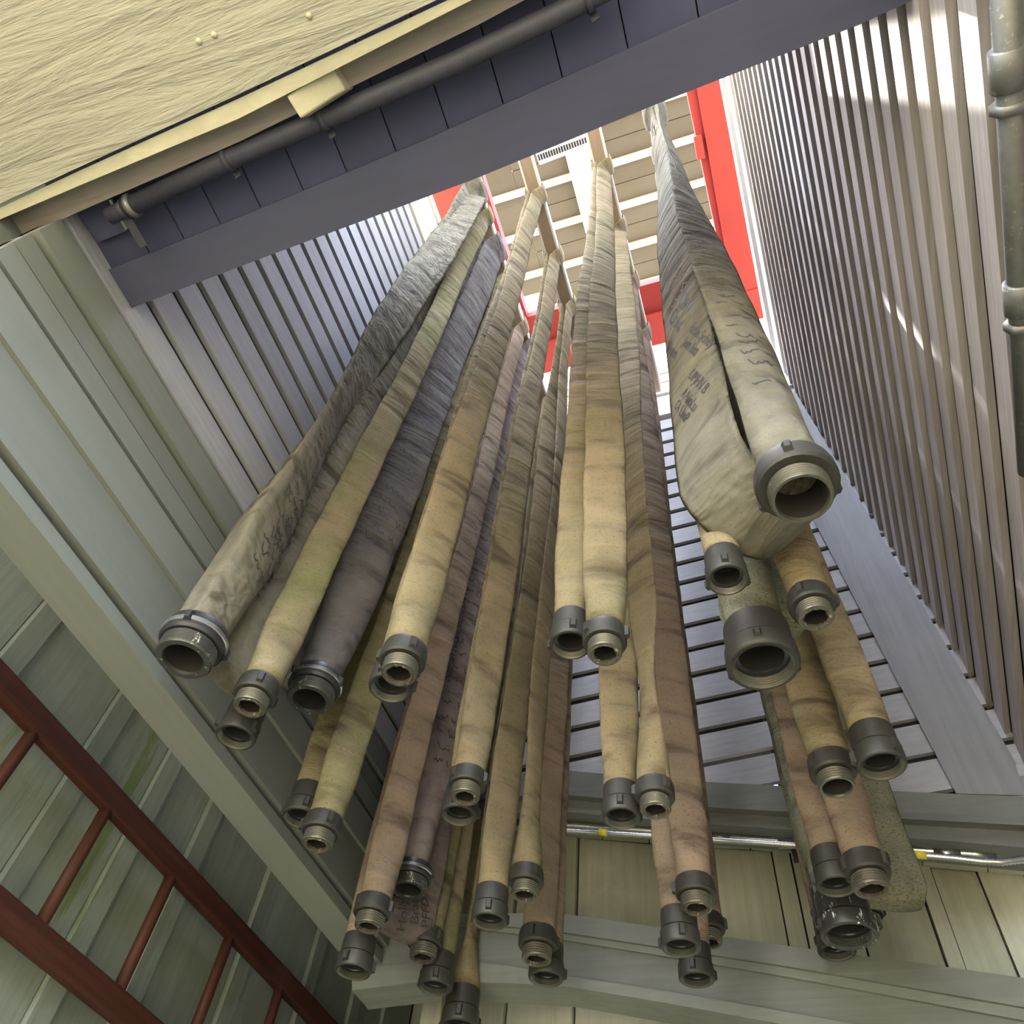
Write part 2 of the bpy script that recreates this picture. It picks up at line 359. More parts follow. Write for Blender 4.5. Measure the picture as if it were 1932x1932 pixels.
# underside of the outer header: rough timber, cream edge strip, cream overhead panel
def px_strip(name, up, dn, z, th, mat, par):
    return strip(name, [at(*c, 2, z) for c in up], [at(*c, 2, z) for c in dn], (0, 0, th), mat, par)
px_strip('rough_header', [(-120, 455), (0, 408), (150, 345), (450, 215), (860, 8), (1100, -115)], [(-120, 520), (0, 467), (150, 399), (450, 268), (900, 48), (1120, -70)], ZS - 0.012, 0.075, mat_rough, wf)
px_strip('cream_edge_strip', [(-120, 447), (0, 392), (150, 322), (450, 186), (845, 0), (1100, -125)], [(-120, 466), (0, 414), (150, 350), (450, 224), (862, 14), (1110, -110)], ZS - 0.0210, 0.05, mat_cream_rough, wf)
cp = struct('trim_1')
px_strip('cream_overhead_panel', [(-500, -300), (-200, -500), (200, -700), (500, -800)], [(-120, 440), (150, 315), (450, 178), (1100, -132)], ZS - 0.0225, 0.06, mat_cream, cp)
for x, y in ((375, 78), (404, 66), (583, 30)):
    c = at(x, y, 2, ZS - 0.0227)
    tube('screw_head', [c + Vector((0, 0, 0.004)), c - Vector((0, 0, 0.0015))], 0.006, mat_cream_rough, cp, 10)

# ------------------------------------------------------------------ lower back wall, ladder wall, roof
def rowy(pts, y): return [at(px, py, 1, y) for px, py in pts]
def resample(pts, xs):
    out = []
    for x in xs:
        for (x0, y0), (x1, y1) in zip(pts[:-1], pts[1:]):
            if x0 <= x <= x1 or (x1, y1) == pts[-1]:
                if x <= x1 or (x1, y1) == pts[-1]:
                    out.append((x, y0 + (y1 - y0) * (x - x0) / (x1 - x0))); break
    return out
XS = [664, 700, 780, 860, 960, 1060, 1180, 1310, 1450, 1600, 1760, 1940, 2080]
def row(pts): return resample(pts, XS)
T0 = row([(640, 1490), (825, 1474), (1050, 1452), (1308, 1474), (1710, 1494), (1932, 1503), (2080, 1510)])
T1 = row([(640, 1514), (825, 1500), (1050, 1490), (1308, 1514), (1710, 1532), (1932, 1542), (2080, 1548)])
T2 = row([(640, 1522), (825, 1509), (1050, 1498), (1308, 1521), (1710, 1545), (1932, 1557), (2080, 1565)])
T3 = row([(640, 1553), (825, 1540), (1050, 1530), (1308, 1553), (1710, 1580), (1932, 1599), (2080, 1612)])
T4 = row([(640, 1597), (825, 1585), (985, 1576), (1095, 1580), (1325, 1600), (1450, 1605), (1750, 1637), (1932, 1652), (2080, 1664)])
H0 = row([(640, 1741), (860, 1724), (1050, 1722), (1245, 1750), (1485, 1785), (1780, 1823), (1932, 1845), (2080, 1866)])
H1 = row([(640, 1753), (860, 1738), (1050, 1757), (1250, 1787), (1500, 1825), (1932, 1900), (2080, 1926)])
H2 = row([(640, 1761), (860, 1748), (1050, 1771), (1250, 1803), (1500, 1845), (1932, 1925), (2080, 1954)])
H3 = row([(640, 1832), (725, 1822), (800, 1815), (883, 1808), (1059, 1840), (1236, 1866), (1518, 1915), (1932, 1990), (2080, 2016)])
H4 = row([(640, 1872), (706, 1863), (795, 1852), (883, 1851), (1059, 1860), (1236, 1888), (1518, 1940), (1932, 2020), (2080, 2050)])
trim = struct('trim_2')
YT = 0.470
strip('upper_trim_board', rowy(T0, YT), rowy(T1, YT), (0, 0.13, 0), mat_sage_x, trim)
strip('ledge_strip', rowy(T1, YT - 0.003), rowy(T2, YT - 0.003), (0, 0.14, 0), mat_sage_x, trim)
strip('lower_trim_board', rowy(T2, YT + 0.003), rowy(T3, YT + 0.003), (0, 0.12, 0), mat_sage_x, trim)
tp, bp = rowy(T3, YT + 0.004), rowy(T4, YT + 0.066)
def lerp_row(pts, u):
    k = u * (len(pts) - 1); i = min(int(k), len(pts) - 2); return pts[i].lerp(pts[i + 1], k - i)
nsp = 17
for k in range(nsp):
    u0, u1 = (k + 0.012) / nsp, (k + 0.988) / nsp
    prism('soffit_plank', [lerp_row(tp, u0), lerp_row(tp, u1), lerp_row(bp, u1), lerp_row(bp, u0)], Vector((0, 0.01, 0.02)), mat_sage_v, trim)
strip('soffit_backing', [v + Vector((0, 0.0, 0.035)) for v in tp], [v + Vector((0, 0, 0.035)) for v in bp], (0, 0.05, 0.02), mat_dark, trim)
hdr = struct('trim_3')
strip('header_cap_board', rowy(H0, YT - 0.002), rowy(H1, YT - 0.002), (0, 0.13, 0), mat_sage_x, hdr)
strip('header_ledge_strip', rowy(H1, YT), rowy(H2, YT), (0, 0.12, 0), mat_sage_x, hdr)
strip('header_board', rowy(H2, YT + 0.002), rowy(H3, YT + 0.002), (0, 0.12, 0), mat_sage_x, hdr)
strip('header_sill_strip', rowy(H3, YT - 0.002), rowy(H4, YT - 0.002), (0, 0.13, 0), mat_sage_x, hdr)
# lower back wall: upright boards and battens in the opening, running on down behind the header
lw = struct('wall_back_lower')
YP = YT + 0.068
edge = [(850, 1583), (890, 1580), (930, 1578), (955, 1577), (985, 1576), (1064, 1578), (1092, 1581), (1300, 1598), (1455, 1606), (1490, 1610), (1590, 1620), (1722, 1634), (1754, 1638), (1842, 1645), (1932, 1652), (2080, 1664)]
for i, ((x0, y0), (x1, y1)) in enumerate(zip(edge[:-1], edge[1:])):
    a, b = at(x0, y0, 1, YP), at(x1, y1, 1, YP)
    wide = (a - b).length
    batten = 0 < wide < 0.155 and i in (1, 3, 5, 8, 11)
    dy = -0.022 if batten else random.uniform(-0.003, 0.003)
    gap = Vector((0.003, 0, 0))
    strip('batten' if batten else 'panel', [a + gap + Vector((0, dy, 0)), b - gap + Vector((0, dy, 0))],
          [Vector((a.x, a.y + dy, 0.0)) + gap, Vector((b.x, b.y + dy, 0.0)) - gap], (0, 0.025 - dy, 0), mat_sage_v, lw)
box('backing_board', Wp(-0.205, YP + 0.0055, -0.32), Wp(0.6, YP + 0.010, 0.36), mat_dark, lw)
# ladder wall beyond the left header
lad_w = struct('wall_left_lower')
XW = -0.415
ys = [-0.30, -0.215, -0.13, -0.045, 0.04, 0.130, 0.219, 0.303, 0.366, 0.426, 0.521, 0.617, 0.70, 0.765]
for i, y in enumerate(ys):
    yn = ys[i + 1] if i + 1 < len(ys) else 0.83
    box('panel', Wp(XW - 0.006, y + 0.0165, -0.32), Wp(XW + random.uniform(-0.0006, 0.0006), yn - 0.0008, 0.40), mat_moss_v, lad_w)
    box('batten', Wp(XW - 0.006, y, -0.32), Wp(XW + 0.0042, y + 0.0155, 0.40), mat_moss_v, lad_w)
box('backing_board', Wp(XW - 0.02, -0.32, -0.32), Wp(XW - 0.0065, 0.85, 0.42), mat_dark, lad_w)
for k, (x0, x1) in enumerate(((-0.415, -0.33), (-0.33, -0.245), (-0.245, -0.16), (-0.16, -0.07))):
    box('panel', Wp(x0 + 0.001, 0.832, -0.32), Wp(x1 - 0.016, 0.838, 0.40), mat_moss_v, lad_w)
    box('batten', Wp(x1 - 0.0155, 0.828, -0.32), Wp(x1, 0.838, 0.40), mat_sage_v, lad_w)
box('alcove_backing', Wp(-0.43, 0.8385, -0.32), Wp(-0.03, 0.845, 0.42), mat_dark, lad_w)  # added to stop a light leak behind the alcove
box('alcove_side', Wp(-0.068, 0.556, -0.32), Wp(-0.062, 0.838, 0.40), mat_moss_v, lad_w)  # unseen side added to keep light out of the alcove
box('side_soffit', Wp(-0.43, -0.32, 0.402), Wp(-0.286, 0.85, 0.41), mat_sage_y, lad_w)
box('alcove_soffit', Wp(-0.2855, 0.556, 0.402), Wp(-0.06, 0.85, 0.41), mat_sage_y, lad_w)

# roof: deck boards on purlins above the open top, red steel ring
ZR = 1.95
ceil = struct('ceiling')
for k in range(-2, 4):
    y = ZR * (0.2025 + 0.0497 * k)
    beam('purlin', Wp(-0.385, y, ZR), Wp(0.145, y, ZR), (0, 0, 1), 0.078, 0.045, mat_purlin, ceil)
wdt = ZR * 0.0497 / 2
for k in range(-6, 7):
    y = ZR * 0.2025 + wdt * k
    box('deck_board', Wp(-0.30, y + 0.0008, ZR + 0.0048 + (0.001 if k % 2 else 0)), Wp(0.145, y + wdt - 0.0008, ZR + 0.010), mat_roof, ceil)
box('deck_backing', Wp(-0.30, 0.08, ZR + 0.0105), Wp(0.145, 0.73, ZR + 0.014), mat_dark, ceil)
ZB = 1.10
rl = empty('steel_beam', Wp(-0.2535, 0.0, ZB)); tag(rl, 'red steel beam running along the top of the left wall', 'beam')
keep(box('outer_flange', Wp(-0.284, -0.05, ZB), Wp(-0.2230, 0.49, ZB + 0.030), mat_red, rl))
keep(box('inner_flange', Wp(-0.2226, -0.05, ZB + 0.008), Wp(-0.2095, 0.3930, ZB + 0.030), mat_red_shade, rl))
for y in (0.14, 0.29, 0.38): keep(box('stiffener', Wp(-0.2222, y, ZB + 0.002), Wp(-0.2120, y + 0.005, ZB + 0.0076), mat_red, rl))
rr = empty('steel_beam', Wp(0.09, 0.0, ZB)); tag(rr, 'bright red steel beam running along the top of the right wall', 'beam')
keep(prism('outer_flange', [Wp(0.1065, -0.05, ZB), Wp(0.0735, -0.05, ZB), Wp(0.0785, 0.45, ZB), Wp(0.116, 0.45, ZB)], Vector((0, 0, 0.13)), mat_red, rr))
keep(prism('inner_flange', [Wp(0.0731, -0.05, ZB + 0.008), Wp(0.0570, -0.05, ZB + 0.008), Wp(0.0715, 0.40, ZB + 0.008), Wp(0.0778, 0.40, ZB + 0.008)], Vector((0, 0, 0.09)), mat_red, rr))
keep(beam('angle_clip', Wp(0.0672, 0.222, ZB + 0.004), Wp(0.0672, 0.250, ZB + 0.004), (1, 0, 0), 0.035, 0.05, mat_red, rr))
rb_ = empty('steel_beam', Wp(-0.07, 0.44, ZB)); tag(rb_, 'red steel cross beam over the back wall', 'beam')
keep(box('outer_flange', Wp(-0.222, 0.4362, ZB - 0.002), Wp(0.118, 0.481, ZB + 0.028), mat_red, rb_))
keep(box('inner_flange', Wp(-0.2220, 0.3935, ZB + 0.010), Wp(0.070, 0.4358, ZB + 0.028), mat_red_shade, rb_))
st = box('perforated_strut', Wp(-0.088 * 1.92, -0.05, 1.920), Wp(-0.0603 * 1.92, 0.52, 1.9425), paint_mat('perforated_cream', (0.82, 0.74, 0.56), (3, 3, 3), dirt=0.1, var=0.04, spots=((0.45, 0.32, 0.18), (18, 18, 18), 0.72)))
tag(st, 'cream speckled plank running across the roof purlins', 'plank')
# boards added beyond the left wall to block sun, gaps shaped for wall patches
ze = ZR + 0.005
def e1(x): return 0.066 + 0.27 * (x + 0.446)
def e2(x): return 0.094 + 0.33 * (x + 0.446)
XA, XB_ = -0.64, -0.3005
prism('sun_mask_board', [Wp(XA, -0.08, ze), Wp(XB_, -0.08, ze), Wp(XB_, e1(XB_), ze), Wp(XA, e1(XA), ze)], Vector((0, 0, 0.025)), mat_roof, ceil)
prism('sun_mask_board', [Wp(XA, e2(XA), ze), Wp(XB_, e2(XB_), ze), Wp(XB_, 0.1753, ze), Wp(XA, 0.1753, ze)], Vector((0, 0, 0.025)), mat_roof, ceil)
for x0, x1, y0, y1 in ((-0.412, XB_, 0.07, 0.15), (XA, -0.535, 0.0, 0.08)):
    box('sun_mask_patch', Wp(x0, y0, ze + 0.0055), Wp(x1, y1, ze + 0.0085), mat_roof, ceil)
for y0, y1, h0, h1 in ((0.1755, 0.1930, -0.455, -0.412), (0.2145, 0.2230, -0.446, -0.422)):
    box('sun_mask_patch', Wp(XA, y0, ze), Wp(h0, y1, ze + 0.005), mat_roof, ceil)
    box('sun_mask_patch', Wp(h1, y0, ze), Wp(XB_, y1, ze + 0.005), mat_roof, ceil)
for y0, y1 in ((0.1933, 0.2140), (0.2235, 0.31), (0.31, 0.42), (0.42, 0.53), (0.53, 0.64)):
    box('sun_mask_board', Wp(XA, y0 + 0.0003, ze), Wp(XB_, y1 - 0.0003, ze + 0.005), mat_roof, ceil)

# ------------------------------------------------------------------ rack bars
BX = dict(A=-0.2005, B=-0.1315, C=-0.0495, D=0.0195)
bar_lab = dict(A='weathered flat rack bar nearest the left wall, carrying the large handwritten hoses',
               B='second rack bar from the left wall, carrying the tan hoses',
               C='third rack bar from the left wall, ending on the white board of the back wall',
               D='rack bar nearest the right wall, hidden behind the big scribbled hose')
ZH = 0.985
for k, x in BX.items():
    r = empty('rack_bar', Wp(x, 0.112, ZH)); tag(r, bar_lab[k], 'bar', 'hose rack bars')
    keep(box('bar', Wp(x - 0.0066, 0.112, ZH - 0.006), Wp(x + 0.0066, 0.498, ZH + 0.006), mat_bar, r))
    for sx in (-1, 1):
        keep(box('edge_strip', Wp(x + sx * 0.0077 - 0.0011, 0.112, ZH - 0.0064), Wp(x + sx * 0.0077 + 0.0011, 0.498, ZH + 0.0064), mat_white, r))

# ------------------------------------------------------------------ hoses
def lathe(name, prof, mat, parent, n=28, jag=0.0):
    v = []; f = []
    for j, (r, z) in enumerate(prof):
        for k in range(n):
            a = 2 * math.pi * k / n; q = r * (1 + (random.uniform(-jag, jag) if jag else 0))
            v.append((q * math.cos(a), q * math.sin(a), z + (random.uniform(-jag, jag) * r * 0.5 if jag else 0)))
    for j in range(len(prof) - 1):
        for k in range(n):
            f.append((j * n + k, j * n + (k + 1) % n, (j + 1) * n + (k + 1) % n, (j + 1) * n + k))
    me = bpy.data.meshes.new(name); me.from_pydata(v, [], f); me.update()
    for p in me.polygons: p.use_smooth = True
    try: me.set_sharp_from_angle(angle=math.radians(35))
    except Exception: pass
    bm = bmesh.new(); bm.from_mesh(me); bmesh.ops.recalc_face_normals(bm, faces=bm.faces[:]); bm.to_mesh(me); bm.free()
    return link(name, me, mat, parent)
def threads(r, z0, z1, n, depth):
    out = []
    for i in range(n):
        a = z0 + (z1 - z0) * i / n; b = z0 + (z1 - z0) * (i + 1) / n
        out += [(r - depth, a), (r, a + (b - a) * 0.35), (r, a + (b - a) * 0.65)]
    return out + [(r - depth, z1)]
def lug(D, r, z0, z1, ang, mat, parent, wd=0.16, ht=0.075):
    w2 = D * wd / 2; r0 = r - 0.02 * D; r1 = r + ht * D; c = D * 0.03
    pts = [(r0, -w2, z0), (r0, w2, z0), (r1, w2 - c, z0 + c), (r1, -w2 + c, z0 + c),
           (r0, -w2, z1), (r0, w2, z1), (r1, w2 - c, z1 - c * 1.6), (r1, -w2 + c, z1 - c * 1.6)]
    R = Matrix.Rotation(ang, 3, 'Z')
    return mesh_obj('lug', [R @ Vector(p) for p in pts], [(0, 1, 2, 3), (4, 7, 6, 5), (0, 4, 5, 1), (1, 5, 6, 2), (2, 6, 7, 3), (3, 7, 4, 0)], mat, parent)
def coupling(root, loc, D, kind, rot, style='brass', fray=True):
    body_m, rim_m = {'brass': (mat_brass, mat_brass_lt), 'black': (mat_blk, mat_blk_lt), 'worn': (mat_blk_worn, mat_blk_lt)}[style]
    big = D > 0.115
    s = D / 2
    if kind == 'm':
        zt, zb = (0.62, 1.50) if not big else (0.50, 1.16)
        tr = 0.77 if not big else (0.74 if style == 'brass' else 0.86)
        tail = 0.84
        o = lathe('male_coupling', [(tr * s * 0.98, zt * s - 0.0), (0.93 * s, zt * s), (1.0 * s, (zt + 0.09) * s), (1.0 * s, (zb - 0.3) * s), (0.97 * s, (zb - 0.1) * s), (0.94 * s, zb * s),
                                    (0.80 * s, (zb + 0.06) * s), (0.70 * s, zb * s), (0.70 * s, (zt + 0.1) * s)], body_m, root)
        o.location = loc; o.rotation_euler = (0, 0, rot)
        lathe('thread', [(0.60 * s, 0.10 * s), (0.63 * s, 0.0), (tr * s * 0.94, 0.0)] + threads(tr * s, 0.03 * s, zt * s, 5, 0.04 * s), rim_m, o)
        lathe('bore', [(0.0001, 1.25 * s), (0.56 * s, 1.24 * s), (0.60 * s, 0.09 * s)], mat_bore, o)
        if fray: lathe('lining_edge', [(0.52 * s, 0.16 * s), (0.50 * s, 0.0), (0.60 * s, -0.04 * s), (0.645 * s, 0.02 * s)], mat_fray, o, 34, 0.075)
        zl0, zl1 = (zt + 0.14) * s, (zb - 0.12) * s
        for k in range(3): lug(D, 1.0 * s, zl0, zl1, k * 2 * math.pi / 3, body_m, o, 0.17 if not big else 0.13, 0.075 if not big else 0.06)
        if style != 'brass':
            lathe('scraped_band', [(1.0 * s, (zb - 0.44) * s), (1.035 * s, (zb - 0.42) * s), (1.035 * s, (zb - 0.30) * s), (1.0 * s, (zb - 0.28) * s)], mat_galv if big else rim_m, o)
        return o, (zb - 0.12) * s, 0.86
    zs, zb = (0.86, 1.85) if not big else (0.62, 1.5)
    o = lathe('female_coupling', [(0.80 * s, zs * s), (0.93 * s, (zs + 0.02) * s), (0.93 * s, (zb - 0.25) * s), (0.91 * s, (zb - 0.02) * s), (0.78 * s, zb * s), (0.70 * s, (zb - 0.06) * s), (0.70 * s, zs * s)], body_m, root)
    o.location = loc; o.rotation_euler = (0, 0, rot)
    lathe('swivel', [(0.90 * s, (zs - 0.01) * s), (0.99 * s, (zs - 0.06) * s), (1.0 * s, 0.10 * s), (0.97 * s, 0.03 * s), (0.93 * s, 0.0), (0.84 * s, 0.0)], body_m, o)
    lathe('thread', [(0.845 * s, -0.001), (0.80 * s, 0.02 * s)] + [(r, z) for r, z in threads(0.79 * s, 0.05 * s, 0.36 * s, 4, 0.035 * s)], rim_m, o)
    lathe('gasket', [(0.80 * s, 0.36 * s), (0.77 * s, 0.34 * s), (0.62 * s, 0.37 * s), (0.60 * s, 0.42 * s)], mat_gasket, o)
    lathe('bore', [(0.61 * s, 0.40 * s), (0.60 * s, 1.3 * s), (0.0001, 1.32 * s)], mat_bore, o)
    for k in range(3): lug(D, 1.0 * s, 0.16 * s, (zs - 0.12) * s, k * 2 * math.pi / 3 + 0.3, body_m, o, 0.17 if not big else 0.12, 0.085 if not big else 0.055)
    return o, (zb - 0.15) * s, 0.86

class Path:
    """centre line with a flat-normal, a width and a thickness at every sample"""
    def __init__(self): self.p = []; self.n = []; self.w = []; self.t = []
    def add(self, p, n, w, t): self.p.append(Vector(p)); self.n.append(Vector(n).normalized()); self.w.append(w); self.t.append(t)
    def finish(self):
        self.s = [0.0]
        for a, b in zip(self.p[:-1], self.p[1:]): self.s.append(self.s[-1] + (b - a).length)
        self.fr = []
        for i in range(len(self.p)):
            d = (self.p[min(i + 1, len(self.p) - 1)] - self.p[max(i - 1, 0)]).normalized()
            n = self.n[i]; n = (n - d * n.dot(d)).normalized(); self.fr.append((d, n, d.cross(n)))
    def surf(self, s, u, face, lift):
        """point on the surface at length s, u across in -1..1"""
        import bisect
        i = max(0, min(len(self.s) - 2, bisect.bisect_right(self.s, s) - 1)); k = (s - self.s[i]) / max(1e-6, self.s[i + 1] - self.s[i])
        p = self.p[i].lerp(self.p[i + 1], k); n = self.fr[i][1].lerp(self.fr[i + 1][1], k).normalized(); b = self.fr[i][2].lerp(self.fr[i + 1][2], k).normalized()
        w = self.w[i] + (self.w[i + 1] - self.w[i]) * k; t = self.t[i] + (self.t[i + 1] - self.t[i]) * k
        u = max(-0.98, min(0.98, u))
        return p + b * (u * w / 2) + n * (face * (t / 2 * math.sqrt(max(0, 1 - u * u)) + lift))
def jacket(path, mat, root, wr=0.0022, seed=0, n=18, crease=0.0):
    rnd = random.Random(seed); ph = [rnd.uniform(0, 6.28) for _ in range(8)]
    v = []; f = []; uvs = []
    for i, p in enumerate(path.p):
        d, nn, b = path.fr[i]; s = path.s[i]; w2 = path.w[i] / 2; t2 = path.t[i] / 2
        flat = 1 - min(1, t2 / max(w2, 1e-4))
        for k in range(n):
            a = 2 * math.pi * k / n; ca, sa = math.cos(a), math.sin(a)
            dm = abs(ca) + abs(sa); ca += (ca / dm - ca) * crease; sa += (sa / dm - sa) * crease
            q = s + 0.03 * ca
            r = wr * flat * (math.sin(q * 62 + ph[0] + 1.4 * math.sin(q * 7 + ph[1])) * 0.6 + math.sin(q * 101 + ph[2] + 2 * ca) * 0.4)
            e = 1 + 0.02 * math.sin(s * 9 + ph[3] + a) + 0.02 * math.sin(s * 23 + ph[4] - a)
            v.append(p + b * (ca * w2 * e) + nn * (sa * t2 * e + (1 if sa >= 0 else -1) * r * abs(sa)) - root.location)
        uvs.append(s)
    m = len(path.p)
    for i in range(m - 1):
        for k in range(n): f.append((i * n + k, i * n + (k + 1) % n, (i + 1) * n + (k + 1) % n, (i + 1) * n + k))
    f += [tuple(range(n)), tuple(range(m * n - n, m * n))]
    me = bpy.data.meshes.new('jacket'); me.from_pydata([tuple(q) for q in v], [], f); me.update()
    uvl = me.uv_layers.new(name='UVMap'); off = rnd.uniform(0, 40)
    wm = max(path.w)
    for pl in me.polygons[:-2]:
        pl.use_smooth = True
        ks = [x % n for x in pl.vertices]; wrap = max(ks) == n - 1 and min(ks) == 0
        for li, vi in zip(pl.loop_indices, pl.vertices):
            k = vi % n; kk = n if (wrap and k == 0) else k
            uvl.data[li].uv = (kk / n * wm * 2.1 + off, uvs[vi // n] + off)
    bm = bmesh.new(); bm.from_mesh(me); bmesh.ops.recalc_face_normals(bm, faces=bm.faces[:]); bm.to_mesh(me); bm.free()
    return link('jacket', me, mat, root)
def ang(a): a = math.radians(a); return Vector((math.cos(a), math.sin(a), 0))
def smooth(x): x = max(0.0, min(1.0, x)); return x * x * (3 - 2 * x)
def profile(h, D, Wf, Tf, trans, neck=1.0, bulge=0.0, tm=0.46):
    """width and thickness at height h above the coupling"""
    k = smooth(h / trans); k2 = smooth(h / (trans * 3.2))
    w = D * 0.88 * neck + (D * (1.08 + bulge) - D * 0.88 * neck) * k + (Wf - D * 1.08 - D * bulge) * k2
    t = D * 0.88 * neck + (D * tm - D * 0.88 * neck) * k + (Tf - D * tm) * k2
    return max(w, 0.02), max(t, Tf)
def leg(path, bot, top, n_bot, n_top, D, Wf, Tf, trans, up=True, neck=1.0, bulge=0.0, seg=0.026, wob=0.006, pin=1.0, loose=False, tm=0.46):
    L = (top - bot).length; m = max(20, int(L / seg)); rnd = random.Random(int(bot.x * 977 + bot.y * 331)); ph = rnd.uniform(0, 6)
    r = range(m + 1) if up else range(m, -1, -1)
    for i in r:
        u = i / m; h = u * L
        p = bot.lerp(top, u); env = math.sin(math.pi * u)
        p += Vector((math.sin(u * 9 + ph), math.cos(u * 7 + ph), 0)) * (wob * env)
        a = n_bot + (n_top - n_bot) * smooth((u - 0.08) / 0.85) + 6 * math.sin(u * 11 + ph) * env
        w, t = (Wf, Tf) if loose else profile(h, D, Wf, Tf, trans, neck, bulge, tm)
        if pin != 1.0: w *= 1 - (1 - pin) * smooth(1 - abs(h - trans * 1.6) / (trans * 1.6))
        path.add(p, ang(a), w, t)
def drape(path, x, y0, y1, a0, a1, Wf, Tf, rad=0.050):
    """up beside the bar, over it from side a0 to side a1 (0 = right, 180 = left) and down the other side"""
    s0 = 1 if a0 < 90 else -1; s1 = -s0
    for k, (dx, dz) in enumerate(((0.022, -0.085), (0.047, -0.058), (rad, -0.015))):
        path.add(Wp(x, y0, ZH) + Vector((s0 * dx, 0, dz)), Vector((s0, 0, -0.35 + 0.15 * k)), Wf, Tf)
    for i in range(1, 12):
        k = i / 12; a = math.radians(a0 + (a1 - a0) * k)
        c = Vector((math.cos(a), 0, math.sin(a)))
        path.add(Wp(x, y0 + (y1 - y0) * k, ZH) + Vector((c.x * rad, 0, max(0.0, c.z) * 0.042)), c, Wf, Tf)
    for k, (dx, dz) in enumerate(((rad, -0.015), (0.047, -0.058), (0.022, -0.085))):
        path.add(Wp(x, y1, ZH) + Vector((s1 * dx, 0, dz)), Vector((s1, 0, -0.05 - 0.15 * k)), Wf, Tf)
PIN = Vector((0.0125, 0, 0)); PINZ = Vector((0, 0, -0.13))
def uturn(path, bot, nvec, rad, Wf, Tf, start=-1):
    """loop at the foot of a leg: goes down on one side of bot, comes up on the other"""
    for i in range(1, 12):
        a = math.pi * i / 12
        p = bot + nvec * (start * rad * math.cos(a)) + Vector((0, 0, -rad * math.sin(a)))
        c = nvec * (start * math.cos(a)) + Vector((0, 0, -math.sin(a)))
        path.add(p, c, Wf * (1 - 0.10 * math.sin(a)), Tf)
def rim(px, py, y, dpx):
    r = ray(px, py); s = y / r.y; return Wp(r.x * s, r.y * s, r.z * s), dpx / F_PX * s * H

hose_list = []
def small_hose(bar, yt, R, L, mat, label, tw=(-38, -40), group='canvas hoses hung over the rack', fray=True, neckR=1.0, neckL=1.0, pinR=1.0, rot=(0.4, 1.0)):
    """R, L = (px, py, y, diameter px, kind) of the couplings on the right and left side of the bar"""
    pr, dr = rim(*R[:4]); pl, dl = rim(*L[:4])
    low = pr if pr.z < pl.z else pl
    root = empty('fire_hose', low); tag(root, label, 'hose', group)
    x = BX[bar]; rad = 0.056
    tR = Wp(x, yt, ZH) + PIN + PINZ; tL = Wp(x, yt, ZH) - PIN + PINZ
    _, hr, _k = coupling(root, pr - low, dr, R[4], rot[0], fray=fray)
    _, hl, _k = coupling(root, pl - low, dl, L[4], rot[1], fray=fray)
    Wf = 0.099; Tf = 0.016
    P = Path()
    leg(P, pr + Vector((0, 0, hr)), tR, tw[0], tw[0] * 0.55, dr, Wf, Tf, 0.17, True, neckR, pin=pinR)
    drape(P, x, yt, yt, 0, 180, Wf, Tf, rad)
    leg(P, pl + Vector((0, 0, hl)), tL, 180 + tw[1], 180 + tw[1] * 0.55, dl, Wf, Tf, 0.17, False, neckL)
    P.finish(); jacket(P, mat, root, 0.0022, len(hose_list) + 3)
    hose_list.append((root, P)); return root, P
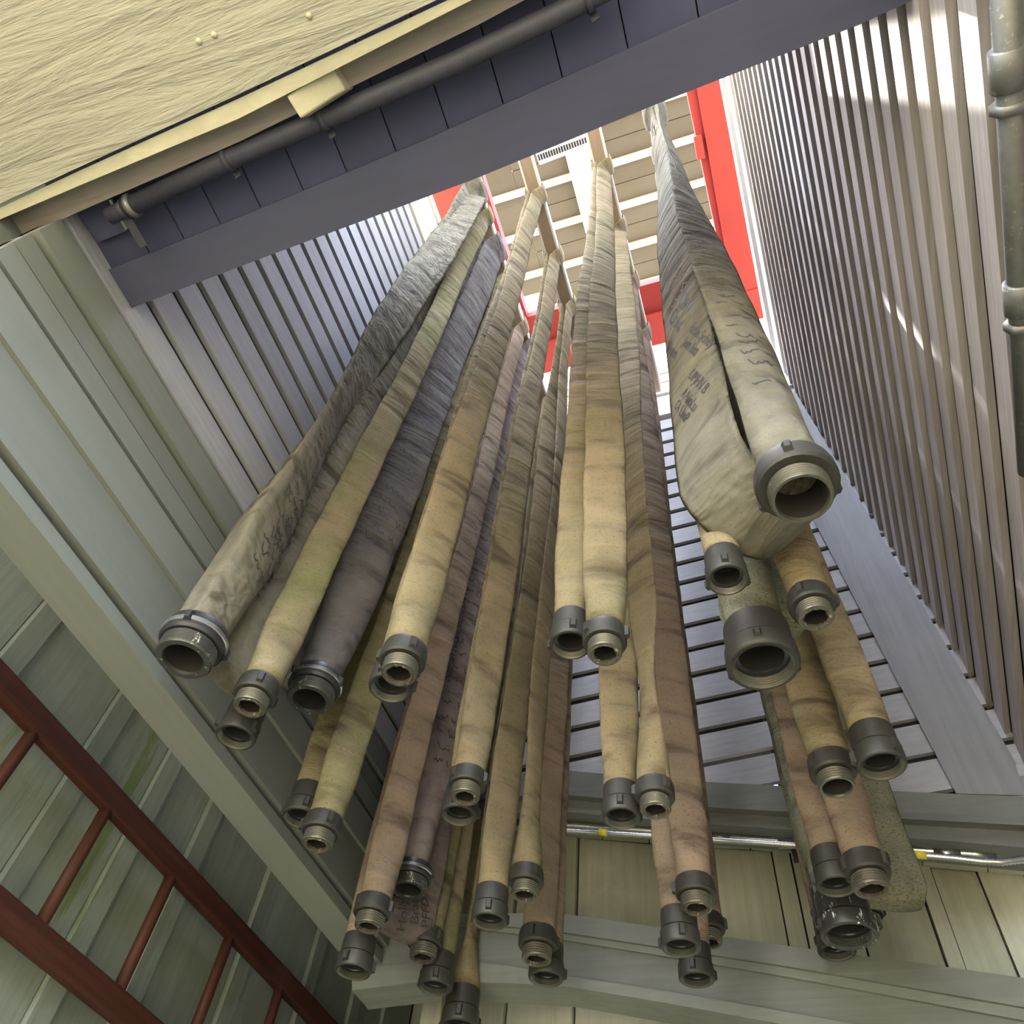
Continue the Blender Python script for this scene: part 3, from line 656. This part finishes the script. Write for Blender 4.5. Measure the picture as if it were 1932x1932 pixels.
def large_hose(bar, yt, cpl, loop, mat, label, side=0, twt=None, style='brass', twc=-40, twl=-40, lw=0.19, trans=0.42, bulge=0.25, lrad=0.045, ldir=None, fray=False, rot=0.3, top2=0.9, second=None, group='large graffitied hoses', neck=1.0, ytl=None, tm=0.46, crease=0.0, lwl=None):
    """coupling leg over the bar, down the other side to a loop and up again"""
    pc, dc = rim(*cpl[:4]); pl, _ = rim(*loop[:3], 100)
    low = pc if pc.z < pl.z else pl
    root = empty('large_fire_hose', low); tag(root, label, 'hose', group)
    x = BX[bar]; rad = 0.060; sg = 1 if side == 0 else -1; ytl = ytl or yt
    tC = Wp(x, yt, ZH) + PIN * sg + PINZ; tL = Wp(x, ytl, ZH) - PIN * sg + PINZ
    _, hc, _k = coupling(root, pc - low, dc, cpl[4], rot, style, fray)
    a0 = 0 if side == 0 else 180; a1 = 180 - a0
    Wf = lw; Tf = 0.020
    P = Path()
    lwl = lwl or lw
    leg(P, pc + Vector((0, 0, hc)), tC, a0 + twc, a0 + (twc * 0.4 if twt is None else twt), dc, Wf, Tf, trans, True, neck, bulge, tm=tm)
    drape(P, x, yt, ytl, a0, a1, Wf, Tf, rad)
    al = a1 + twl; nv = ang(al)
    ctr = pl + Vector((0, 0, lrad)) + (Vector((0, 0, 0)))
    leg(P, ctr + nv * lrad, tL, al, a1 + twl * 0.5, dc, lwl, Tf, trans, False, loose=True)
    uturn(P, ctr, nv, lrad, lwl, Tf, 1)
    if second:
        p2, d2 = rim(*second[:4]); t2 = tL + Vector((0, 0.10, 0)) - PIN * (sg * 2)
        leg(P, ctr - nv * lrad, t2, al + 180, a1 + 180, dc, lwl, Tf, trans, True, loose=True)
        drape(P, x, ytl + 0.02, ytl + 0.03, a1, a0, Wf, Tf, rad + 0.022)
        _, h2, _k = coupling(root, p2 - low, d2, second[4], 1.1, style, fray)
        leg(P, p2 + Vector((0, 0, h2)), Wp(x, ytl + 0.03, ZH) + PIN * (sg * 2.5) + PINZ, a0 + twc, a0, d2, Wf, Tf, trans, False)
    else:
        t2 = ctr - nv * lrad; t2 = Vector((t2.x, t2.y, 0)) + Vector((0, 0, (EYE + H * top2)))
        t2 = t2.lerp(Vector((tL.x - sg * 0.04, tL.y + 0.02, t2.z)), 0.8)
        leg(P, ctr - nv * lrad, t2, al + 180, a1 + 180, dc, lwl, Tf, trans, True, loose=True)
    P.finish(); jacket(P, mat, root, 0.0025, len(hose_list) + 3, 20, crease)
    hose_list.append((root, P)); return root, P

# --- bar A, from the front
hA1 = large_hose('A', 0.182, (345, 1245, 0.176, 128, 'm'), (430, 1288, 0.207), hm_grey, 'foremost large pale hose on the left, covered in handwriting, with a scraped black male coupling', style='black', twc=34, twt=-62, twl=-20, lw=0.16, trans=0.40, bulge=1.05, tm=1.2, crease=0.65, rot=0.9)
small_hose('A', 0.213, (470, 1335, 0.205, 82, 'm'), (443, 1392, 0.223, 78, 'f'), hm_green, 'green-stained canvas hose beside the foremost handwritten hose, two couplings one above the other', rot=(-0.9, -0.4))
hA2 = large_hose('A', 0.252, (583, 1322, 0.243, 102, 'm'), (553, 1292, 0.262), hm_dark, 'dingy large hose with a glossy black coupling and a grey printed fold behind it', style='black', lw=0.17, trans=0.34, bulge=0.02, rot=2.2, neck=0.95)
small_hose('A', 0.290, (597, 1595, 0.286, 76, 'm'), (566, 1545, 0.301, 72, 'f'), hm_green, 'canvas hose whose ragged male coupling hangs lowest beside the left header', rot=(-0.7, 0.9))
small_hose('A', 0.358, (695, 1750, 0.350, 72, 'm'), (665, 1835, 0.366, 70, 'f'), hm_rose, 'pale tan hose with the lowest left female coupling, in front of the header corner', rot=(0.1, 0.2))
hA3 = large_hose('A', 0.390, (770, 1680, 0.382, 80, 'm'), (758, 1766, 0.408), hm_pink, 'dark narrow large hose with a plain black coupling above a pink signed loop', style='black', lw=0.155, trans=0.40, bulge=0.0, rot=0.2, neck=0.8)
small_hose('A', 0.426, (797, 1808, 0.420, 68, 'm'), (820, 1865, 0.436, 66, 'f'), hm_green, 'mottled green hose to the right of the pink signed loop', rot=(-0.3, 0.6))
small_hose('A', 0.468, (866, 1938, 0.465, 72, 'f'), (850, 1990, 0.478, 66, 'm'), hm_tan, 'thin twisted hose flaring into a coupling at the bottom edge of the view', tw=(14, -60), rot=(0.5, 0.2), pinR=0.7)
# --- bar B
small_hose('B', 0.207, (752, 1273, 0.205, 90, 'm'), (735, 1300, 0.223, 84, 'f'), hm_tan, 'yellow-tan hose nearest the viewer on the second bar, frayed male coupling over a female one', rot=(-0.75, 0.2))
small_hose('B', 0.282, (877, 1505, 0.280, 72, 'm'), (865, 1540, 0.298, 70, 'f'), hm_tan, 'tan hose with a frayed brass coupling in the very middle of the bundle', rot=(0.0, 0.3))
small_hose('B', 0.347, (990, 1690, 0.350, 68, 'm'), (922, 1740, 0.345, 70, 'f'), hm_tan, 'tan hose with one smooth wide leg and one narrow twisted leg, couplings side by side', tw=(-12, -35), rot=(-0.8, 0.5), pinR=0.8)
small_hose('B', 0.412, (1012, 1812, 0.404, 74, 'm'), (1030, 1848, 0.422, 68, 'f'), hm_rose, 'rose-tinted hose furthest back on the second bar, two couplings overlapping', rot=(2.6, 0.2))
# --- bar C
small_hose('C', 0.199, (1141, 1235, 0.197, 86, 'm'), (1076, 1218, 0.206, 80, 'f'), hm_tan, 'pair of bright tan hose legs hanging shortest in the centre', tw=(-72, -72), rot=(-0.1, 0.6))
small_hose('C', 0.269, (1237, 1530, 0.268, 77, 'm'), (1172, 1545, 0.273, 74, 'f'), hm_tan, 'tan hose with a necked right leg, couplings level with the back wall trim', tw=(-125, -65), rot=(-0.75, 0.4), pinR=0.5)
small_hose('C', 0.338, (1315, 1715, 0.335, 76, 'm'), (1285, 1790, 0.347, 76, 'f'), hm_rose, 'brownish rose hose right of centre, male coupling resting on the female one', tw=(-62, -80), rot=(-0.85, 0.5))
small_hose('C', 0.408, (1338, 1780, 0.425, 66, 'm'), (1315, 1850, 0.406, 68, 'f'), hm_rose, 'dark shaded hose furthest back on the third bar, lowest coupling right of centre', tw=(-50, -80), rot=(0.0, 0.2))
# --- bar D
hD1 = large_hose('D', 0.163, (1514, 942, 0.146, 160, 'm'), (1440, 985, 0.176), hm_grey, 'biggest hose at the right, scribbled with names, thick threaded coupling facing the viewer', style='brass', twc=-60, twl=46, lw=0.13, lwl=0.175, trans=0.34, bulge=-0.08, lrad=0.105, tm=0.6, crease=0.4, rot=0.45, fray=False)
small_hose('D', 0.205, (1540, 1167, 0.207, 88, 'm'), (1373, 1095, 0.183, 80, 'f'), hm_tan, 'ochre hose whose two couplings hang left and right of the big dark female coupling', tw=(-78, -80), rot=(0.15, 0.3))
hD2 = large_hose('D', 0.240, (1441, 1258, 0.222, 138, 'f'), (1450, 1180, 0.245), hm_moss, 'large mottled hose with a wide dark female coupling, under the biggest scribbled hose', style='brass', side=1, twc=75, twl=-60, lw=0.17, trans=0.40, bulge=-0.1, rot=-1.85, neck=0.92)
small_hose('D', 0.283, (1665, 1447, 0.272, 92, 'f'), (1580, 1487, 0.288, 88, 'm'), hm_tan, 'yellow hose with the shiny ringed female coupling furthest right', tw=(-72, -78), rot=(0.9, -0.3), fray=False)
small_hose('D', 0.352, (1646, 1680, 0.350, 88, 'm'), (1580, 1674, 0.356, 78, 'f'), hm_rose, 'orange-tan hose whose couplings hang just above the flaking black one', tw=(-72, -78), rot=(-0.6, 0.9))
hD3 = large_hose('D', 0.408, (1604, 1768, 0.386, 108, 'f'), (1686, 1708, 0.415), hm_moss, 'coarse grey-green hose with a round-cornered loop and flaking black couplings', style='worn', side=1, twc=75, twl=-75, lw=0.16, trans=0.3, bulge=-0.1, lrad=0.04, rot=1.2, second=(1592, 1745, 0.425, 104, 'f'))
small_hose('D', 0.450, (1640, 1750, 0.455, 66, 'm'), (1580, 1798, 0.448, 70, 'f'), hm_rose, 'hindmost pink-edged hose on the right bar, coupling peeping out below the black one', tw=(-72, -70), rot=(0.3, 1.3))

# --- handwriting on the large hoses
def on_jacket(name, path, root, pts, faces, mat, face):
    """pts are (length, across, lift) on one face; the mesh is drawn onto the jacket"""
    v = [path.surf(a, u, face, l) - root.location for a, u, l in pts]
    me = bpy.data.meshes.new(name); me.from_pydata([tuple(q) for q in v], [], faces); me.update()
    o = link(name, me, mat, root)
    tgt = [c for c in root.children if c.name.startswith('jacket')][0]
    m = o.modifiers.new('onto jacket', 'SHRINKWRAP'); m.target = tgt; m.wrap_method = 'NEAREST_SURFACEPOINT'; m.wrap_mode = 'ABOVE_SURFACE'; m.offset = 0.0009
    return o
def word(hose, text, s0, u0, face, size, rot=0.0, mat=None, shear=0.15):
    root, P = hose
    cu = bpy.data.curves.new('text', 'FONT'); cu.body = text; cu.size = size; cu.shear = shear; cu.align_x = 'CENTER'; cu.align_y = 'CENTER'; cu.resolution_u = 2; cu.offset = size * 0.014
    to = bpy.data.objects.new('text', cu); me = bpy.data.meshes.new_from_object(to)
    ca, sa = math.cos(rot), math.sin(rot)
    import bisect
    i = min(len(P.w) - 1, bisect.bisect_right(P.s, s0)); hw = P.w[i] / 2
    pts = []
    for q in me.vertices:
        x = q.co.x * ca - q.co.y * sa; y = q.co.x * sa + q.co.y * ca
        pts.append((s0 + y, u0 + face * x / hw, 0.004))
    fc = [tuple(p.vertices) for p in me.polygons]
    bpy.data.objects.remove(to); bpy.data.curves.remove(cu); bpy.data.meshes.remove(me)
    return on_jacket('lettering', P, root, pts, fc, mat or mat_ink, face)
def scribbles(hose, s_lo, s_hi, u_lo, u_hi, face, step, size, slant=0.0, mat=None, seed=1, along=False, skip=0.12, wl=0.0016):
    """rows of illegible signatures"""
    root, P = hose; rnd = random.Random(seed); pts = []; fc = []
    import bisect
    def stroke(line):
        for (a, b) in zip(line[:-1], line[1:]):
            dx, dy = b[0] - a[0], b[1] - a[1]; L = math.hypot(dx, dy) + 1e-6; nx, ny = -dy / L * wl, dx / L * wl
            n = len(pts)
            for q, sg in ((a, 1), (a, -1), (b, -1), (b, 1)):
                s = q[1] + sg * ny; hw = P.w[min(len(P.w) - 1, bisect.bisect_right(P.s, s))] / 2
                pts.append((s, (q[0] + sg * nx) / hw, 0.004))
            fc.append((n, n + 1, n + 2, n + 3))
    s = s_lo
    while s < s_hi:
        hw = P.w[min(len(P.w) - 1, bisect.bisect_right(P.s, s))] / 2
        x = u_lo * hw + rnd.uniform(0, 0.3) * hw; end = u_hi * hw - rnd.uniform(0, 0.25) * hw
        sz = size * rnd.uniform(0.75, 1.35)
        while x < end:
            n = rnd.randint(5, 11); line = []
            for k in range(n):
                line.append((x, s + slant * (x - u_lo * hw) + sz * rnd.uniform(-0.2, 0.45) + (sz * 0.6 if k == 0 or rnd.random() < 0.14 else 0)))
                x += sz * rnd.uniform(0.12, 0.32)
                if x > end: break
            if rnd.random() > skip and len(line) > 2: stroke(line)
            x += sz * rnd.uniform(0.3, 0.7)
        s += step * rnd.uniform(0.85, 1.5)
    o = on_jacket('handwriting', P, root, pts, fc, mat or mat_ink2, face); o['kind'] = 'stuff'
    return o
def s_down(hose, px, py, y):
    """length along the hose where its second leg passes a photo position"""
    P = hose[1]; z = rim(px, py, y, 1)[0].z
    im = max(range(len(P.p)), key=lambda i: P.p[i].z)
    lo = min(range(im, len(P.p)), key=lambda i: P.p[i].z)
    return P.s[min(range(im, lo), key=lambda i: abs(P.p[i].z - z))]
scribbles(hA1, 0.20, 3.4, -0.90, 0.85, 1, 0.030, 0.020, -0.10, mat_ink2, 3)
scribbles(hA1, 0.78, 2.2, -0.85, -0.05, -1, 0.06, 0.022, 0.1, mat_ink2, 4)
for t_, s_, sz in (('Noah', 0.60, 0.050), ('Triverr', 0.655, 0.040), ('S.C.V.F.D', 0.70, 0.036), ('R.E.F.D.', 0.515, 0.034), ('Mike', 0.475, 0.034), ('Leyna', 0.435, 0.036), ('F.D.', 0.37, 0.034), ('anders', 0.335, 0.036)):
    word(hA1, t_, s_, -0.50, -1, sz, math.pi + 0.12, mat_ink2)
for t_, s_, u_ in (('CORYTON', 0.30, 0.05), ('SKYLAR D', 0.37, 0.1), ('DANNER', 0.43, 0.15), ('ANISSA', 0.48, 0.1)):
    word(hA1, t_, s_, u_, 1, 0.034, -0.15, mat_ink2)
scribbles(hA2, 0.55, 3.6, -0.7, 0.8, 1, 0.06, 0.024, -0.3, mat_ink, 5)
scribbles(hA3, 0.35, 2.4, -0.6, 0.8, 1, 0.05, 0.022, 0.1, mat_ink, 6)
word(hA3, 'Nathan Nicelli 62/SUZAN D', 0.95, -0.55, 1, 0.045, math.pi / 2, mat_ink)
sb = s_down(hA3, 758, 1740, 0.408)
P3 = hA3[1]; im3 = max(range(len(P3.p)), key=lambda i: P3.p[i].z); lo3 = min(range(im3, len(P3.p)), key=lambda i: P3.p[i].z)
for t_, u_ in (('Holly Joe', -0.50), ('Brack', 0.0), ('PFFD', 0.48)):
    word(hA3, t_, P3.s[lo3] + 0.085, u_, 1, 0.036, math.pi / 2 + 0.3, mat_ink2)
scribbles(hD1, 0.25, 2.6, -0.75, 0.85, 1, 0.045, 0.022, 0.45, mat_ink2, 8)
scribbles(hD1, s_down(hD1, 1262, 380, 0.165), s_down(hD1, 1300, 480, 0.168), -0.6, 0.8, 1, 0.05, 0.03, 0.1, mat_ink, 9)
scribbles(hD1, s_down(hD1, 1290, 540, 0.168), s_down(hD1, 1310, 585, 0.168), -0.8, 0.8, 1, 0.03, 0.025, 0.1, mat_redink, 10)
for t_, px, py, u_, sz in (('Chris', 1342, 600, 0.30, 0.062), ('Cruzx', 1310, 615, -0.18, 0.062), ('Kingsport', 1290, 655, -0.62, 0.036), ('Hattie Sydney', 1365, 680, 0.62, 0.036), ('Jess Batt', 1345, 685, 0.22, 0.036),
                           ('UPJHN B', 1345, 760, 0.25, 0.036), ('A PaloLtn', 1330, 770, -0.15, 0.034), ('CA LindP', 1312, 775, -0.5, 0.034)):
    word(hD1, t_, s_down(hD1, px, py, 0.168), -u_, 1, sz, math.pi / 2 + 0.25, mat_ink if sz > 0.05 else mat_ink2)
# ------------------------------------------------------------------ ladder, conduits, small fittings
XLAD = -0.392
lad = empty('ladder', Wp(XLAD, 0.1, 0.19)); tag(lad, 'red-brown wooden ladder hung sideways on the mossy board wall', 'ladder')
def zlad(px, py): r = ray(px, py); return XLAD * r.z / r.x
def rail(zc):
    o = beam('rail', Wp(XLAD, -0.25, zc), Wp(XLAD, 0.82, zc), (0, 0, 1), 0.042, 0.078, mat_brown, lad); keep(o)
    m = o.modifiers.new('round', 'BEVEL'); m.width = 0.010; m.segments = 3
z_up = (zlad(0, 1235) + zlad(0, 1340) + zlad(200, 1440) + zlad(200, 1560)) / 4
z_lo = (zlad(0, 1665) + zlad(0, 1770)) / 2
rail(z_up); rail(z_lo)
r0 = at_h(75, 1365, 0, XLAD).y; r1 = at_h(205, 1520, 0, XLAD).y; r2 = at_h(320, 1660, 0, XLAD).y; r3 = at_h(425, 1790, 0, XLAD).y; r4 = at_h(520, 1890, 0, XLAD).y
stp = (r4 - r0) / 4
for y in [r0 - 2 * stp, r0 - stp, r0, r1, r2, r3, r4, r4 + stp, r4 + 2 * stp, r4 + 3 * stp]:
    keep(tube('rung', [Wp(XLAD, y, z_lo + 0.003), Wp(XLAD, y, z_up - 0.003)], 0.019, mat_rung, lad))
# rigid pipe along the right wall
def rpt(px, py):
    r = ray(px, py); s = 0.30
    for _ in range(40):
        q = r * s; s *= (xr(q.y, q.z) - 0.009) / q.x
    return r * s
a, b = rpt(1903, 60), rpt(1929, 600)
dd = (b - a); a2 = a - dd * 0.7; b2 = b + dd * 0.75
pr = empty('conduit_pipe', Wp(*a)); tag(pr, 'dull galvanised pipe running along the right wall at the edge of view', 'pipe')
keep(tube('pipe', [Wp(*a2), Wp(*b2)], 0.021, mat_pipe, pr, 16))
for fx, fy in ((1905, 128), (1927, 560)):
    c = Wp(*rpt(fx, fy)); d = (Wp(*b) - Wp(*a)).normalized()
    keep(tube('pipe_coupling', [c - d * 0.03, c - d * 0.028, c + d * 0.028, c + d * 0.03], [0.022, 0.027, 0.027, 0.022], mat_pipe, pr, 16))
    keep(tube('locknut', [c + d * 0.045, c + d * 0.06], 0.029, mat_pipe, pr, 6))
# conduits under the lower back soffit
YC = YT + 0.014
emt = empty('electrical_conduit', at(1300, 1572, 1, YC)); tag(emt, 'shiny steel conduit under the soffit of the lower back wall', 'conduit')
pts = [at(x, y, 1, YC) for x, y in ((960, 1551), (1050, 1556), (1200, 1566), (1320, 1577), (1480, 1588), (1520, 1592), (1640, 1601), (1740, 1606), (1840, 1612), (1880, 1618))]
keep(tube('pipe', pts, 0.0125, mat_galv, emt, 12))
for x, y in ((1358, 1580), (1490, 1590), (1786, 1609)):
    c = at(x, y, 1, YC); keep(tube('pipe_coupling', [c - Vector((0.035, 0, 0)), c + Vector((0.035, 0, -0.006))], 0.0165, mat_galv, emt, 12))
flex = empty('flexible_conduit', at(1300, 1580, 1, YC - 0.006)); tag(flex, 'ribbed flexible metal conduit sagging beside the steel conduit, bit of yellow tape on it', 'conduit')
key = [(960, 1562), (1050, 1567), (1140, 1572), (1320, 1583), (1480, 1593), (1600, 1604), (1730, 1613), (1800, 1619), (1850, 1625), (1890, 1627), (1932, 1622), (1990, 1606)]
kp = [at(x, y, 1, YC - 0.0085) for x, y in key]
fp = []; fr_ = []
for a, b in zip(kp[:-1], kp[1:]):
    m = max(2, int((b - a).length / 0.005))
    for i in range(m): fp.append(a.lerp(b, i / m)); fr_.append(0.0080 if len(fp) % 2 else 0.0104)
keep(tube('ribbed_sheath', fp, fr_, mat_galv, flex, 8))
for x0, x1 in ((1722, 1748), (1130, 1146)):
    ya = 1613 if x0 > 1500 else 1571
    keep(tube('yellow_tape', [at(x0, ya - 1, 1, YC - 0.0085), at(x1, ya + 1, 1, YC - 0.0085)], 0.0118, mat_yellow, flex, 10))
# pipe under the front soffit
ZPI = ZS - 0.010
cpts = [at(x, y, 2, ZPI) for x, y in ((238, 393), (430, 302), (610, 225), (860, 118), (1050, 28), (1200, -50))]
dk = empty('front_conduit', cpts[0]); tag(dk, 'dark painted pipe under the front soffit, held by small clips', 'pipe')
keep(tube('pipe', cpts, 0.021, mat_pipe_dk, dk, 16))
d0 = (cpts[1] - cpts[0]).normalized()
keep(tube('end_cap', [cpts[0] - d0 * 0.05, cpts[0] - d0 * 0.048, cpts[0] - d0 * 0.012, cpts[0]], [0.015, 0.019, 0.019, 0.024], mat_pipe_dk, dk, 16))
keep(tube('locknut', [cpts[0] + d0 * 0.012, cpts[0] + d0 * 0.024], 0.0275, mat_pipe, dk, 16))
keep(beam('mounting_lug', cpts[0] - d0 * 0.01, cpts[0] - d0 * 0.01 + Vector((0.004, 0.085, -0.002)), (0, 0, 1), 0.022, 0.006, mat_pipe_dk, dk))
for x, y in ((430, 302), (610, 225), (1110, -2)):
    c = at(x, y, 2, ZPI); keep(tube('clip', [c - d0 * 0.006, c + d0 * 0.006], 0.0245, mat_pipe_dk, dk, 16))
    keep(beam('clip_tab', c + Vector((0, 0.018, 0.012)), c + Vector((0.006, 0.038, 0.0)), (0, 0, 1), 0.016, 0.004, mat_pipe_dk, dk))
# cream wood block nailed under the header
q = [at(x, y, 2, ZS - 0.018) for x, y in ((543, 180), (625, 124), (652, 170), (571, 222))]
q[0].z -= 0.012; q[3].z -= 0.016
blk = prism('wood_block', q, Vector((0.004, 0.004, 0.05)), mat_cream_rough); tag(blk, 'split cream painted wood block stuck under the dark front header', 'block')
m = blk.modifiers.new('worn', 'BEVEL'); m.width = 0.004; m.segments = 2
# white slotted grille by the rack
gq = [at(x, y, 2, 0.995) for x, y in ((1018, 312), (1114, 275), (1106, 240), (1006, 276))]
gr = empty('slotted_grille', gq[0]); tag(gr, 'white slotted plastic grille tucked behind the front beam between two rack bars', 'grille')
o = prism('housing', gq, Vector((0, 0, 0.05)), mat_plastic, gr); keep(o); mm = o.modifiers.new('soft', 'BEVEL'); mm.width = 0.006; mm.segments = 2
for k in range(19):
    t = (k + 0.7) / 20; a = gq[0].lerp(gq[1], t); b = gq[3].lerp(gq[2], t)
    c0 = a.lerp(b, 0.22); c1 = a.lerp(b, 0.52); w2 = (gq[1] - gq[0]).normalized() * 0.0052; dn = Vector((0, 0, -0.0012))
    keep(prism('slot', [c0 - w2 + dn, c0 + w2 + dn, c1 + w2 + dn, c1 - w2 + dn], Vector((0, 0, 0.004)), mat_dark, gr))
